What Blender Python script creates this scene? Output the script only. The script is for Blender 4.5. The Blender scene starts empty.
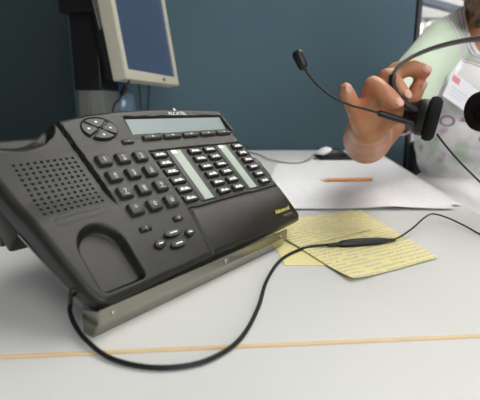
import bpy, bmesh, math, random
from mathutils import Vector, Matrix, Quaternion
random.seed(5)
COL = bpy.context.scene.collection
DZ = 0.72                       # height of the desk top (m); lengths below are in cm above it
def W(x, y, z): return Vector((x/100, y/100, DZ + z/100))
# ---------------------------------------------------------------- camera
FPX, PITCH, CAMH = 413.7, math.radians(12.36), 14.2
cd = bpy.data.cameras.new('camera'); cam = bpy.data.objects.new('camera', cd); COL.objects.link(cam)
cam.location = W(0, 0, CAMH); cam.rotation_euler = (math.pi/2 - PITCH, 0, 0)
cd.sensor_width = 36; cd.lens = 36*FPX/480; cd.clip_start = 0.02; cd.clip_end = 50
cd.dof.use_dof = True; cd.dof.focus_distance = 0.40; cd.dof.aperture_fstop = 9.0
bpy.context.scene.camera = cam
def at(x, y, Y):                # a point of the place, Y cm in front of the camera (cm above desk)
    dx = x-240; dy = y-200; c, s = math.cos(PITCH), math.sin(PITCH)
    f = FPX*c - dy*s; d = -(FPX*s + dy*c); t = Y/f
    return Vector((dx*t, Y, CAMH + d*t))
def gr(x, y, z=0.0):            # a point on the desk top
    dx = x-240; dy = y-200; c, s = math.cos(PITCH), math.sin(PITCH)
    f = FPX*c - dy*s; d = FPX*s + dy*c; t = (CAMH-z)/d
    return Vector((dx*t, f*t, z))
def WV(v): return W(v.x, v.y, v.z)
# ---------------------------------------------------------------- materials
def mat(name, col, rough=0.5, metal=0.0, spec=0.5, bump=0.0, bscale=200, var=0.0, vscale=8, coat=0.0):
    m = bpy.data.materials.new(name); m.use_nodes = True; nt = m.node_tree; b = nt.nodes['Principled BSDF']
    b.inputs['Base Color'].default_value = (*col, 1); b.inputs['Roughness'].default_value = rough
    b.inputs['Metallic'].default_value = metal; b.inputs['Specular IOR Level'].default_value = spec
    b.inputs['Coat Weight'].default_value = coat
    tc = nt.nodes.new('ShaderNodeTexCoord')
    if bump > 0:
        n = nt.nodes.new('ShaderNodeTexNoise'); n.inputs['Scale'].default_value = bscale; n.inputs['Detail'].default_value = 3
        bp = nt.nodes.new('ShaderNodeBump'); bp.inputs['Strength'].default_value = bump; bp.inputs['Distance'].default_value = 0.001
        nt.links.new(tc.outputs['Object'], n.inputs['Vector']); nt.links.new(n.outputs['Fac'], bp.inputs['Height']); nt.links.new(bp.outputs['Normal'], b.inputs['Normal'])
    if var > 0:
        n2 = nt.nodes.new('ShaderNodeTexNoise'); n2.inputs['Scale'].default_value = vscale; n2.inputs['Detail'].default_value = 4
        mx = nt.nodes.new('ShaderNodeMix'); mx.data_type = 'RGBA'
        mx.inputs[6].default_value = (*[c*(1-var) for c in col], 1); mx.inputs[7].default_value = (*[min(1, c*(1+var)) for c in col], 1)
        nt.links.new(tc.outputs['Object'], n2.inputs['Vector']); nt.links.new(n2.outputs['Fac'], mx.inputs[0]); nt.links.new(mx.outputs[2], b.inputs['Base Color'])
    return m
def emis(name, col, s):
    m = bpy.data.materials.new(name); m.use_nodes = True; nt = m.node_tree
    nt.nodes.remove(nt.nodes['Principled BSDF']); e = nt.nodes.new('ShaderNodeEmission')
    e.inputs[0].default_value = (*col, 1); e.inputs[1].default_value = s
    nt.links.new(e.outputs[0], nt.nodes['Material Output'].inputs[0]); return m
def N(nt, t, **k):
    n = nt.nodes.new(t)
    for a, b in k.items(): setattr(n, a, b)
    return n
def mth(nt, op, a, b=None, c=None):
    n = nt.nodes.new('ShaderNodeMath'); n.operation = op
    for i, v in enumerate((a, b, c)):
        if v is None: continue
        if isinstance(v, (int, float)): n.inputs[i].default_value = v
        else: nt.links.new(v, n.inputs[i])
    return n.outputs[0]
def mix(nt, fac, a, b):
    m = nt.nodes.new('ShaderNodeMix'); m.data_type = 'RGBA'
    for i, v in ((0, fac), (6, a), (7, b)):
        if isinstance(v, (int, float)): m.inputs[i].default_value = v
        elif isinstance(v, tuple): m.inputs[i].default_value = (*v, 1)
        else: nt.links.new(v, m.inputs[i])
    return m.outputs[2]
def written(name, col, ink, line=0.0085, strength=0.55, wscale=420, rough=0.7, emit=False):
    """paper (or screen) with rows of small uneven marks, rows along local x"""
    m = mat(name, col, rough); nt = m.node_tree; b = nt.nodes['Principled BSDF']
    tc = N(nt, 'ShaderNodeTexCoord'); sep = N(nt, 'ShaderNodeSeparateXYZ'); nt.links.new(tc.outputs['Object'], sep.inputs[0])
    wob = N(nt, 'ShaderNodeTexNoise'); wob.inputs['Scale'].default_value = 90; nt.links.new(tc.outputs['Object'], wob.inputs['Vector'])
    y = mth(nt, 'ADD', mth(nt, 'DIVIDE', sep.outputs[1], line), mth(nt, 'MULTIPLY', wob.outputs['Fac'], 0.5))
    fr = mth(nt, 'FRACT', y); row = mth(nt, 'FLOOR', y)
    band = mth(nt, 'LESS_THAN', mth(nt, 'ABSOLUTE', mth(nt, 'SUBTRACT', fr, 0.5)), 0.24)
    cx = N(nt, 'ShaderNodeCombineXYZ'); nt.links.new(mth(nt, 'MULTIPLY', sep.outputs[0], wscale), cx.inputs[0])
    nt.links.new(mth(nt, 'MULTIPLY', sep.outputs[1], wscale*1.3), cx.inputs[1]); nt.links.new(row, cx.inputs[2])
    n1 = N(nt, 'ShaderNodeTexNoise'); n1.inputs['Scale'].default_value = 1.0; n1.inputs['Detail'].default_value = 2; nt.links.new(cx.outputs[0], n1.inputs['Vector'])
    cw = N(nt, 'ShaderNodeCombineXYZ'); nt.links.new(mth(nt, 'MULTIPLY', sep.outputs[0], 55), cw.inputs[0]); nt.links.new(mth(nt, 'MULTIPLY', row, 7.3), cw.inputs[1])
    n2 = N(nt, 'ShaderNodeTexNoise'); n2.inputs['Scale'].default_value = 1.0; nt.links.new(cw.outputs[0], n2.inputs['Vector'])
    k = mth(nt, 'MULTIPLY', mth(nt, 'MULTIPLY', band, mth(nt, 'GREATER_THAN', n1.outputs['Fac'], 0.5)), mth(nt, 'GREATER_THAN', n2.outputs['Fac'], 0.42))
    c = mix(nt, mth(nt, 'MULTIPLY', k, strength), col, ink)
    nt.links.new(c, b.inputs['Base Color'])
    if emit:
        b.inputs['Base Color'].default_value = (0.02, 0.02, 0.03, 1)
        nt.links.remove(b.inputs['Base Color'].links[0])
        nt.links.new(c, b.inputs['Emission Color']); b.inputs['Emission Strength'].default_value = emit
    return m
M = {}
M['desk'] = mat('desk laminate', (0.66, 0.665, 0.65), 0.38, bump=0.08, bscale=900, var=0.03, vscale=5)
M['band'] = mat('beech edge band', (0.70, 0.52, 0.30), 0.5, var=0.12, vscale=60)
M['gap'] = mat('dark gap', (0.06, 0.05, 0.05), 0.8)
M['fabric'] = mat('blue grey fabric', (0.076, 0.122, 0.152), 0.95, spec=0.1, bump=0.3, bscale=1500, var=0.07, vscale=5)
M['fabricdark'] = mat('dark blue green fabric', (0.022, 0.034, 0.038), 0.95, spec=0.1, bump=0.3, bscale=1500, var=0.08, vscale=5)  # darker fabric; shade on the left partition is partly put into this colour
M['black'] = mat('black plastic', (0.007, 0.007, 0.0075), 0.4, spec=.35, bump=0.05)
M['phone'] = mat('charcoal plastic', (0.0145, 0.0143, 0.012), 0.27, spec=0.29, bump=0.2, bscale=2600, var=0.04, vscale=30)
M['phoneside'] = mat('charcoal plastic base', (0.025, 0.025, 0.03), 0.3, spec=.4, bump=0.1, bscale=2200)
M['key'] = mat('dark grey key', (0.028, 0.0275, 0.025), 0.33, spec=.30)
M['key2'] = mat('black key', (0.016, 0.016, 0.016), 0.36, spec=.35)
M['print'] = mat('white print', (0.75, 0.76, 0.72), 0.5)
M['printdim'] = mat('grey print', (0.5, 0.5, 0.47), 0.5)
M['gold'] = mat('yellow print', (0.72, 0.66, 0.12), 0.5)
M['lcd'] = mat('grey liquid crystal glass', (0.22, 0.27, 0.27), 0.35, spec=.3, coat=0.0, var=0.06, vscale=30)
M['strip'] = mat('label strip under clear cover', (0.34, 0.40, 0.34), 0.35, spec=.3, coat=0.0, var=0.1, vscale=60)
M['stripw'] = mat('white label paper', (0.75, 0.77, 0.75), 0.4)
M['hole'] = mat('hole', (0.004, 0.004, 0.004), 0.9, spec=0.0)
M['alu'] = mat('champagne aluminium', (0.33, 0.32, 0.27), 0.27, metal=1.0, bump=0.1, bscale=500)
M['screw'] = mat('steel screw', (0.35, 0.34, 0.32), 0.35, metal=1)
M['yellow'] = written('yellow note paper', (0.84, 0.76, 0.36), (0.38, 0.38, 0.42), 0.0075, 0.75, 520)
M['yellow2'] = mat('yellow note paper plain', (0.82, 0.74, 0.36), 0.7)
M['white'] = written('white paper with pencil notes', (0.80, 0.81, 0.83), (0.5, 0.5, 0.55), 0.013, 0.35, 260)
M['white2'] = mat('white paper', (0.77, 0.77, 0.79), 0.6, var=0.02)
M['pencil'] = mat('orange pencil paint', (0.60, 0.24, 0.05), 0.4)
M['wood'] = mat('bare pencil wood', (0.65, 0.45, 0.26), 0.7)
M['lead'] = mat('graphite', (0.05, 0.05, 0.05), 0.4)
M['cream'] = mat('cream monitor plastic', (0.42, 0.405, 0.325), 0.45)
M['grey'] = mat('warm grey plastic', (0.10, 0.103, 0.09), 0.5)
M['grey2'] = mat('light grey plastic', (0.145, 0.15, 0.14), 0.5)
M['screen'] = written('lit blue screen', (0.045, 0.082, 0.155), (0.02, 0.035, 0.07), 0.019, 0.22, 90, 0.2, emit=1.15)
M['foam'] = mat('black ear foam', (0.012, 0.012, 0.012), 0.95, spec=0.15, bump=0.5, bscale=900)
M['steel'] = mat('dark grey steel band', (0.10, 0.11, 0.11), 0.35, metal=0.6)
M['cord'] = mat('black rubber cord', (0.006, 0.006, 0.007), 0.4, spec=.35)
M['wall'] = mat('white wall paint', (0.58, 0.58, 0.58), 0.8, var=0.03, vscale=2)
M['ceil'] = mat('ceiling tile', (0.80, 0.80, 0.78), 0.9, var=0.04, vscale=4)
M['carpet'] = mat('grey carpet', (0.14, 0.15, 0.17), 0.95, bump=0.6, bscale=400, var=0.2, vscale=90)
M['lamp'] = emis('fluorescent diffuser', (1.0, 0.98, 0.93), 6.0)
M['bluegrey'] = mat('blue grey beam paint', (0.16, 0.18, 0.23), 0.6)
M['nail'] = mat('pink fingernail', (0.62, 0.33, 0.26), 0.25)
M['pant'] = mat('pale cotton trousers', (0.66, 0.64, 0.66), 0.85, bump=0.4, bscale=80)
M['shoe'] = mat('dark shoe', (0.03, 0.03, 0.035), 0.5)
M['lips'] = mat('lips', (0.50, 0.17, 0.15), 0.4)
M['eye'] = mat('eye white', (0.8, 0.8, 0.8), 0.1); M['iris'] = mat('brown iris', (0.06, 0.03, 0.015), 0.1)
M['badgered'] = mat('red badge print', (0.66, 0.25, 0.27), 0.5)
M['badge'] = mat('white badge card', (0.72, 0.72, 0.77), 0.25, coat=0.4)
# skin
def skin_mat():
    m = mat('skin', (0.55, 0.29, 0.17), 0.5); nt = m.node_tree; b = nt.nodes['Principled BSDF']
    tc = N(nt, 'ShaderNodeTexCoord'); n = N(nt, 'ShaderNodeTexNoise'); n.inputs['Scale'].default_value = 38; n.inputs['Detail'].default_value = 3
    nt.links.new(tc.outputs['Object'], n.inputs['Vector'])
    mr = N(nt, 'ShaderNodeMapRange'); mr.inputs[1].default_value = 0.35; mr.inputs[2].default_value = 0.68; nt.links.new(n.outputs['Fac'], mr.inputs[0])
    nt.links.new(mix(nt, mr.outputs[0], (0.50, 0.25, 0.125), (0.43, 0.155, 0.085)), b.inputs['Base Color'])
    b.inputs['Subsurface Weight'].default_value = 0.12; b.inputs['Subsurface Scale'].default_value = 0.006
    b.inputs['Subsurface Radius'].default_value = (1.0, 0.35, 0.2)
    return m
M['skin'] = skin_mat()
def hair_mat():
    m = mat('curly brown hair', (0.10, 0.05, 0.022), 0.45); nt = m.node_tree; b = nt.nodes['Principled BSDF']
    tc = N(nt, 'ShaderNodeTexCoord'); w = N(nt, 'ShaderNodeTexWave'); w.inputs['Scale'].default_value = 90; w.inputs['Distortion'].default_value = 9
    nt.links.new(tc.outputs['Object'], w.inputs['Vector'])
    nt.links.new(mix(nt, w.outputs['Fac'], (0.03, 0.015, 0.008), (0.17, 0.09, 0.04)), b.inputs['Base Color'])
    bp = N(nt, 'ShaderNodeBump'); bp.inputs['Strength'].default_value = 0.8; bp.inputs['Distance'].default_value = 0.003
    nt.links.new(w.outputs['Fac'], bp.inputs['Height']); nt.links.new(bp.outputs['Normal'], b.inputs['Normal']); return m
M['hair'] = hair_mat()
# ---------------------------------------------------------------- mesh helpers
def obj(name, bm, mats, parent=None, smooth=True, raw_mesh=None, sharp=35):
    me = raw_mesh or bpy.data.meshes.new(name)
    if bm is not None:
        bmesh.ops.recalc_face_normals(bm, faces=bm.faces); bm.to_mesh(me); bm.free()
    for m in (mats if isinstance(mats, (list, tuple)) else [mats]): me.materials.append(m)
    if smooth:
        me.polygons.foreach_set('use_smooth', [True]*len(me.polygons))
        me.set_sharp_from_angle(angle=math.radians(sharp))
    o = bpy.data.objects.new(name, me); COL.objects.link(o)
    if parent: o.parent = parent
    return o
def tag(o, label, cat, group=None, kind=None):
    o['label'] = label; o['category'] = cat
    if group: o['group'] = group
    if kind: o['kind'] = kind
    return o
def empty(name, loc, label, cat, group=None, rot=None):
    o = bpy.data.objects.new(name, None); COL.objects.link(o); o.location = loc; o.empty_display_size = 0.02
    if rot is not None: o.rotation_euler = rot.to_euler() if not isinstance(rot, tuple) else rot
    return tag(o, label, cat, group)
def struct(name, bm, m): 
    o = obj(name, bm, m, smooth=False); o['kind'] = 'structure'; return o
def box(bm, x0, x1, y0, y1, z0, z1, bev=0.0, mi=0, seg=2, taper=0.0, s=0.01):
    g = bmesh.new(); v = []
    for z, t in ((z0, 0), (z1, taper)):
        for x, y in ((x0+t, y0+t), (x1-t, y0+t), (x1-t, y1-t), (x0+t, y1-t)): v.append(g.verts.new((x*s, y*s, z*s)))
    for f in ((3,2,1,0), (4,5,6,7), (0,1,5,4), (1,2,6,5), (2,3,7,6), (3,0,4,7)): g.faces.new([v[i] for i in f])
    if bev: bmesh.ops.bevel(g, geom=list(g.edges), offset=bev*s, segments=seg, affect='EDGES', profile=0.5)
    merge(bm, g, mi)
def merge(bm, g, mi=0, mx=None):
    mp = {}
    for v in g.verts: mp[v] = bm.verts.new(mx @ v.co if mx else v.co)
    for f in g.faces:
        try: nf = bm.faces.new([mp[v] for v in f.verts]); nf.material_index = mi if mi is not None else f.material_index
        except ValueError: pass
    g.free()
def prism(bm, pts, z0, z1, bev=0.0, mi=0, s=0.01, seg=2):
    g = bmesh.new()
    a = [g.verts.new((p[0]*s, p[1]*s, z0*s)) for p in pts]; b = [g.verts.new((p[0]*s, p[1]*s, z1*s)) for p in pts]
    g.faces.new(a[::-1]); tf = g.faces.new(b); n = len(pts)
    for i in range(n): g.faces.new((a[i], a[(i+1) % n], b[(i+1) % n], b[i]))
    if bev: bmesh.ops.bevel(g, geom=list(tf.edges), offset=bev*s, segments=seg, affect='EDGES', profile=0.5)
    merge(bm, g, mi)
def catmull(p, n=8, closed=False):
    out = []; m = len(p)
    for i in range(m if closed else m-1):
        g = lambda k: p[k % m] if closed else p[max(0, min(m-1, k))]
        a, b, c, d = g(i-1), g(i), g(i+1), g(i+2)
        for k in range(n):
            t = k/n
            out.append(0.5*((2*b) + (c-a)*t + (2*a-5*b+4*c-d)*t*t + (3*b-a-3*c+d)*t**3))
    if not closed: out.append(p[-1].copy())
    return out
def tube(bm, pts, r, n=10, flat=None, mi=0, up=Vector((0, 0, 1))):
    """tube through pts (m); r a number or list (m); flat=(a,b) half sizes of a strap section"""
    rings = []; last = None; m = len(pts)
    for i, p in enumerate(pts):
        t = (pts[min(i+1, m-1)] - pts[max(i-1, 0)]).normalized()
        if last is None:
            x = t.cross(up); x = x.normalized() if x.length > 1e-4 else t.orthogonal().normalized()
        else: x = (last - t*last.dot(t)).normalized()
        last = x; y = t.cross(x); rr = r[i] if isinstance(r, (list, tuple)) else r
        ring = []
        for k in range(n):
            a = 2*math.pi*k/n; ca, sa = math.cos(a), math.sin(a)
            if flat: q = x*(ca*flat[0]) + y*(sa*flat[1])
            else: q = (x*ca + y*sa)*rr
            ring.append(bm.verts.new(p+q))
        rings.append(ring)
    for a, b in zip(rings, rings[1:]):
        for k in range(n):
            f = bm.faces.new((a[k], a[(k+1) % n], b[(k+1) % n], b[k])); f.material_index = mi
    for r_ in (rings[0][::-1], rings[-1]):
        f = bm.faces.new(r_); f.material_index = mi
def lathe(bm, prof, mx, n=32, mi=0):
    """prof: list of (radius, height) in cm, revolved about local z, closed on the axis at both ends"""
    rings = []
    for r, z in prof:
        if r < 1e-5: rings.append([bm.verts.new(mx @ Vector((0, 0, z*0.01)))])
        else: rings.append([bm.verts.new(mx @ Vector((r*0.01*math.cos(2*math.pi*k/n), r*0.01*math.sin(2*math.pi*k/n), z*0.01))) for k in range(n)])
    for a, b in zip(rings, rings[1:]):
        for k in range(n):
            if len(a) == 1 and len(b) == 1: break
            if len(a) == 1: vs = (a[0], b[k], b[(k+1) % n])
            elif len(b) == 1: vs = (a[k], a[(k+1) % n], b[0])
            else: vs = (a[k], a[(k+1) % n], b[(k+1) % n], b[k])
            f = bm.faces.new(vs); f.material_index = mi
def capsule(bm, a, b, ra, rb, n=20, sx=None):
    """closed tapered capsule between world points a, b (cm)"""
    a = WV(a); b = WV(b); ra *= .01; rb *= .01; d = b-a; L = d.length
    q = d.normalized().to_track_quat('Z', 'Y').to_matrix() if L > 1e-7 else Matrix.Identity(3)
    prof = [(ra*math.cos(t), ra*math.sin(t)) for t in [math.pi/2*(k/5-1) for k in range(6)]] + [(rb*math.cos(t), L+rb*math.sin(t)) for t in [math.pi/2*k/5 for k in range(6)]]
    rings = []
    for r, z in prof:
        if r < 1e-6: rings.append([bm.verts.new(a + q @ Vector((0, 0, z)))])
        else: rings.append([bm.verts.new(a + q @ Vector((r*math.cos(2*math.pi*k/n), r*math.sin(2*math.pi*k/n), z))) for k in range(n)])
    for p, s in zip(rings, rings[1:]):
        for k in range(n):
            if len(p) == 1: bm.faces.new((p[0], s[(k+1) % n], s[k]))
            elif len(s) == 1: bm.faces.new((p[k], p[(k+1) % n], s[0]))
            else: bm.faces.new((p[k], p[(k+1) % n], s[(k+1) % n], s[k]))
def ell(bm, c, r, rot=None, n=3, mi=0):
    g = bmesh.new(); bmesh.ops.create_icosphere(g, subdivisions=n, radius=1.0)
    mx = Matrix.Translation(WV(Vector(c))) @ (rot.to_matrix().to_4x4() if rot else Matrix.Identity(4)) @ Matrix.Diagonal((r[0]/100, r[1]/100, r[2]/100, 1))
    merge(bm, g, mi, mx)
def remesh(bm, voxel, smooth_it, fac=0.5):
    bmesh.ops.recalc_face_normals(bm, faces=bm.faces)
    me = bpy.data.meshes.new('t'); bm.to_mesh(me); bm.free(); o = bpy.data.objects.new('t', me); COL.objects.link(o)
    r = o.modifiers.new('r', 'REMESH'); r.mode = 'VOXEL'; r.voxel_size = voxel; r.use_smooth_shade = True
    s = o.modifiers.new('s', 'SMOOTH'); s.iterations = smooth_it; s.factor = fac
    dg = bpy.context.evaluated_depsgraph_get(); nm = bpy.data.meshes.new_from_object(o.evaluated_get(dg))
    bpy.data.objects.remove(o); bpy.data.meshes.remove(me); return nm
def text_bm(s, size, depth=0.0, shear=0.0, align='CENTER'):
    c = bpy.data.curves.new('t', 'FONT'); c.body = s; c.size = size*0.01; c.align_x = align; c.align_y = 'CENTER'; c.shear = shear
    c.extrude = depth*0.01; c.resolution_u = 3
    o = bpy.data.objects.new('t', c); COL.objects.link(o); dg = bpy.context.evaluated_depsgraph_get()
    me = bpy.data.meshes.new_from_object(o.evaluated_get(dg)); g = bmesh.new(); g.from_mesh(me)
    bpy.data.objects.remove(o); bpy.data.curves.remove(c); bpy.data.meshes.remove(me); return g
def put_text(bm, s, x, y, z, size, mi, shear=0.0, rot=0.0, depth=0.008):
    g = text_bm(s, size, depth, shear); merge(bm, g, mi, Matrix.Translation((x*.01, y*.01, z*.01)) @ Matrix.Rotation(rot, 4, 'Z'))

# ================================================================ THE SETTING
RX0, RX1, RY0, RY1, HC = -220, 420, -260, 420, 190     # cm, HC above desk
b = bmesh.new(); box(b, RX0-10, RX1+10, RY0-10, RY1+10, -82, -72); o = struct('floor', b, M['carpet']); o.location.z = DZ
b = bmesh.new(); box(b, RX0-10, RX1+10, RY0-10, RY1+10, HC, HC+10); o = struct('ceiling', b, M['ceil']); o.location.z = DZ
b = bmesh.new(); box(b, RX0-10, RX0, RY0, RY1, -72, HC); o = struct('wall_left', b, M['wall']); o.location.z = DZ
b = bmesh.new(); box(b, RX1, RX1+10, RY0, RY1, -72, HC); o = struct('wall_right', b, M['wall']); o.location.z = DZ
b = bmesh.new(); box(b, RX0-10, 60, RY0-10, RY0, -72, HC); box(b, 380, RX1+10, RY0-10, RY0, -72, HC); box(b, 60, 380, RY0-10, RY0, -72, 15); box(b, 60, 380, RY0-10, RY0, 150, HC); o = struct('wall_front', b, M['wall']); o.location.z = DZ
# far wall with a window band behind the partition
b = bmesh.new(); wx0, wx1, wz0, wz1 = 150, 340, 60, 99
box(b, RX0-10, wx0, RY1, RY1+10, -72, HC); box(b, wx1, RX1+10, RY1, RY1+10, -72, HC)
box(b, wx0, wx1, RY1, RY1+10, -72, wz0); box(b, wx0, wx1, RY1, RY1+10, wz1, HC)
o = struct('wall_back', b, M['wall']); o.location.z = DZ
b = bmesh.new()
for x in (wx0, 176, 197, 216, 260, 300, wx1-4): box(b, x, x+4, RY1+2, RY1+7, wz0, wz1, .5)
box(b, wx0, wx1, RY1+2, RY1+7, wz0, wz0+4, .5); box(b, wx0, wx1, RY1+2, RY1+7, wz1-4, wz1, .5)
o = struct('window_1', b, M['white2']); o.location.z = DZ
b = bmesh.new(); box(b, wx0+2, wx1-2, RY1+4, RY1+4.6, wz0+3, wz1-3)
g_ = mat('window glass', (1, 1, 1), 0.0); g_.node_tree.nodes['Principled BSDF'].inputs['Transmission Weight'].default_value = 1; g_.node_tree.nodes['Principled BSDF'].inputs['IOR'].default_value = 1.02
wpn = obj('window_pane', b, g_, o, smooth=False)
# sill
b = bmesh.new(); box(b, wx0-6, wx1+6, RY1-6, RY1, wz0-4, wz0, .5); obj('window_sill', b, M['white2'], o, smooth=False)
b = bmesh.new()  # unseen window behind the camera, added for light from the front
for x in (60, 166, 272, 376): box(b, x, x+4, RY0-7, RY0-2, 15, 150, .5)
box(b, 60, 380, RY0-7, RY0-2, 15, 19, .5); box(b, 60, 380, RY0-7, RY0-2, 146, 150, .5)
o = struct('added_window', b, M['white2']); o.location.z = DZ
b = bmesh.new(); box(b, 62, 378, RY0-5, RY0-4.4, 18, 147); obj('window_pane', b, g_, o, smooth=False)
l = bpy.data.lights.new('front_fill_light', 'AREA'); l.shape = 'RECTANGLE'; l.size = 3.1; l.size_y = 1.3; l.energy = 115; l.color = (.95, .98, 1)  # added fill at the unseen window, brightens the person's top from the front
lo = bpy.data.objects.new('front_fill_light', l); COL.objects.link(lo); lo.location = W(220, RY0+1, 82); lo.rotation_euler = (math.pi/2, 0, 0)
# blue-grey ceiling beam crossing above the window
b = bmesh.new(); box(b, -75, 85, -3, 3, -2.6, 2.6, 0.4)
o = struct('trim_1', b, M['bluegrey']); o.location = W(168, 361, 95); o.rotation_euler = (0, 0, math.radians(36))

# ceiling fluorescent fittings
def light_panel(x, y, w, h, E, label):
    r = empty('ceiling_light', W(x, y, HC), label, 'ceiling light', 'ceiling lights')
    b = bmesh.new(); box(b, -w/2-3, w/2+3, -h/2-3, h/2+3, -4, 0, .4); obj('light_frame', b, M['white2'], r, False)
    b = bmesh.new(); box(b, -w/2, w/2, -h/2, h/2, -5, -4.02); obj('diffuser', b, M['lamp'], r, False)
    l = bpy.data.lights.new('tube_light', 'AREA'); l.shape = 'RECTANGLE'; l.size = w/100; l.size_y = h/100; l.energy = E; l.color = (1, .97, .92)
    lo = bpy.data.objects.new('tube_light', l); COL.objects.link(lo); lo.parent = r; lo.location = (0, 0, -.06)
light_panel(90, 110, 110, 210, 42, 'long bright ceiling light right of the desks, nearest above the phone')
light_panel(-120, 250, 60, 130, 2, 'long bright ceiling light far left, beyond the partition')
light_panel(200, 330, 60, 110, 34, 'long bright ceiling light behind the blue partition')
light_panel(60, -150, 110, 130, 16, 'long bright ceiling light behind the camera')
w = bpy.data.worlds.new('world'); bpy.context.scene.world = w; w.use_nodes = True
nt = w.node_tree; bg = nt.nodes['Background']
sky = nt.nodes.new('ShaderNodeTexSky'); sky.sky_type = 'HOSEK_WILKIE'; sky.sun_direction = (0.3, -0.8, 0.6); sky.turbidity = 6
mxw = nt.nodes.new('ShaderNodeMix'); mxw.data_type = 'RGBA'; mxw.inputs[0].default_value = .7; mxw.inputs[7].default_value = (1, 1, 1, 1)
nt.links.new(sky.outputs[0], mxw.inputs[6]); nt.links.new(mxw.outputs[2], bg.inputs[0]); bg.inputs[1].default_value = 7.0

# ---------------------------------------------------------------- partitions
def partition(name, p0, p1, z0, z1, label, fm='fabric', posts=(0, 1)):
    p0 = Vector(p0); p1 = Vector(p1); d = p1-p0; L = d.length; a = math.atan2(d.y, d.x)
    r = empty(name, W(p0.x, p0.y, -72), label, 'partition', None, (0, 0, a))
    b = bmesh.new(); box(b, 1.8, L-1.8, 0, 4, z0, z1, .6); obj('fabric_panel', b, M[fm], r, False)
    for x in [(0, L-1.8)[k] for k in posts]:
        b = bmesh.new(); box(b, x, x+1.8, -.5, 4.5, z0-4, z1+1, .4); obj('end_post', b, M['black'], r, False)
    b = bmesh.new(); box(b, 1.8, L-1.8, -.4, 4.4, z1, z1+2.2, .4); obj('top_rail', b, M['grey'], r, False)
    for x in (12, L-18):
        b = bmesh.new(); box(b, x, x+6, -.4, 18, 0, 3, .5); obj('foot', b, M['black'], r, False)
    return r
partition('desk_partition', (-64, 149), (61, 149), 4, 162, 'long blue-grey fabric partition with black end post behind the desk', posts=(1,))
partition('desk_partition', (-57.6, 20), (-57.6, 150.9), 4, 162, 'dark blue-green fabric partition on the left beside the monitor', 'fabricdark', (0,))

# ---------------------------------------------------------------- desks
def slab(name, pts, label, legs, band=None):
    r = empty(name, W(pts[0][0], pts[0][1], -72), label, 'desk', 'desks')
    ox, oy = pts[0]; q = [(x-ox, y-oy) for x, y in pts]
    b = bmesh.new(); prism(b, q, 69.2, 72, .12); obj('desk_top', b, M['desk'], r, False)
    if band:
        b = bmesh.new(); prism(b, [(x-ox, y-oy) for x, y in band], 69.2, 72.03, .05); obj('edge_band', b, M['band'], r, False)
    for x, y in legs:
        b = bmesh.new(); box(b, x-ox-2.5, x-ox+2.5, y-oy-2.5, y-oy+2.5, 0, 69.2, .4); obj('leg', b, M['grey'], r, False)
    return r
S0, S1 = (-120, 13.3), (28.9, 25.0)      # the seam line between both desks
def sl(x, d=0): return S0[1] + (x-S0[0])*(S1[1]-S0[1])/(S1[0]-S0[0]) + d
slab('desk', [(-56.8, sl(-56.8, .36)), (28.2, sl(28.2, .36)), (33, 55), (48, 147.6), (-56.8, 147.6)], 'pale grey desk carrying the phone, notes and papers, reaching the partition',
     [(-53, 28), (20, 35), (38, 138), (-53, 140)], [(-56.8, sl(-56.8, .02)), (28.2, sl(28.2, .02)), (28.2, sl(28.2, .36)), (-56.8, sl(-56.8, .36))])
slab('desk', [(-56.8, -50), (28, -50), (28.2, sl(28.2, -.02)), (-56.8, sl(-56.8, -.02))], 'pale grey desk nearest the viewer, in front of the thin beech strip',
     [(-53, -44), (22, -44), (22, 12), (-53, 8)])

# ================================================================ THE PHONE
u = Vector((.6068, .7948, 0)); v = Vector((.5734, -.4378, -.6925)); n = Vector((.5504, -.4202, .7214))
P0 = Vector((-8.22, 23.75, 2.30))
RM = Matrix((u, -v, n)).transposed()
ph = empty('desk_phone', WV(P0), 'large charcoal desk phone without its handset, tilted on an aluminium stand', 'phone', None, RM.to_quaternion())
def lerp(a, b, t): return a+(b-a)*max(0, min(1, t))
def sst(a, b, x): t = max(0, min(1, (x-a)/(b-a))); return t*t*(3-2*t)
def interp(tab, x):
    if x <= tab[0][0]: return tab[0][1]
    for (a, p), (c, q) in zip(tab, tab[1:]):
        if x <= c: return p+(q-p)*(x-a)/(c-a)
    return tab[-1][1]
LEFT = [(0, 0.2), (.3, -.25), (.8, -.55), (1.6, -.85), (3.7, -1.25), (7, -1.8), (10, -2.3), (13, -2.8), (16, -3.2), (18, -3.4)]
RIGHT = [(0, 24.9), (.4, 25.35), (1.2, 25.6), (4, 25.75), (5.1, 25.7), (8, 25.3), (12, 25.1), (14, 25.1), (18, 25.1)]
TOP = [(-4, 15.3), (2.5, 15.4), (3.1, 15.85), (4.3, 15.95), (7.1, 16.5), (10.6, 16.9), (15, 17.1), (20, 17.05), (26, 16.9)]
BOT = [(-3, .9), (0, .0), (3, .05), (10.3, .25), (20, .35), (26, .55)]
def sdbox(x, y, x0, x1, y0, y1, r):
    cx, cy = (x0+x1)/2, (y0+y1)/2; dx, dy = abs(x-cx)-(x1-x0)/2+r, abs(y-cy)-(y1-y0)/2+r
    return math.hypot(max(dx, 0), max(dy, 0)) + min(max(dx, dy), 0) - r
def arch(x, y):                         # signed distance of the mouthpiece recess
    cx = 1.95; r = 1.84
    if y > 3.75: return math.hypot(x-cx, (y-3.75)*.86) - r
    return sdbox(x, y, cx-r, cx+r, .72, 8, .55)
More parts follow.
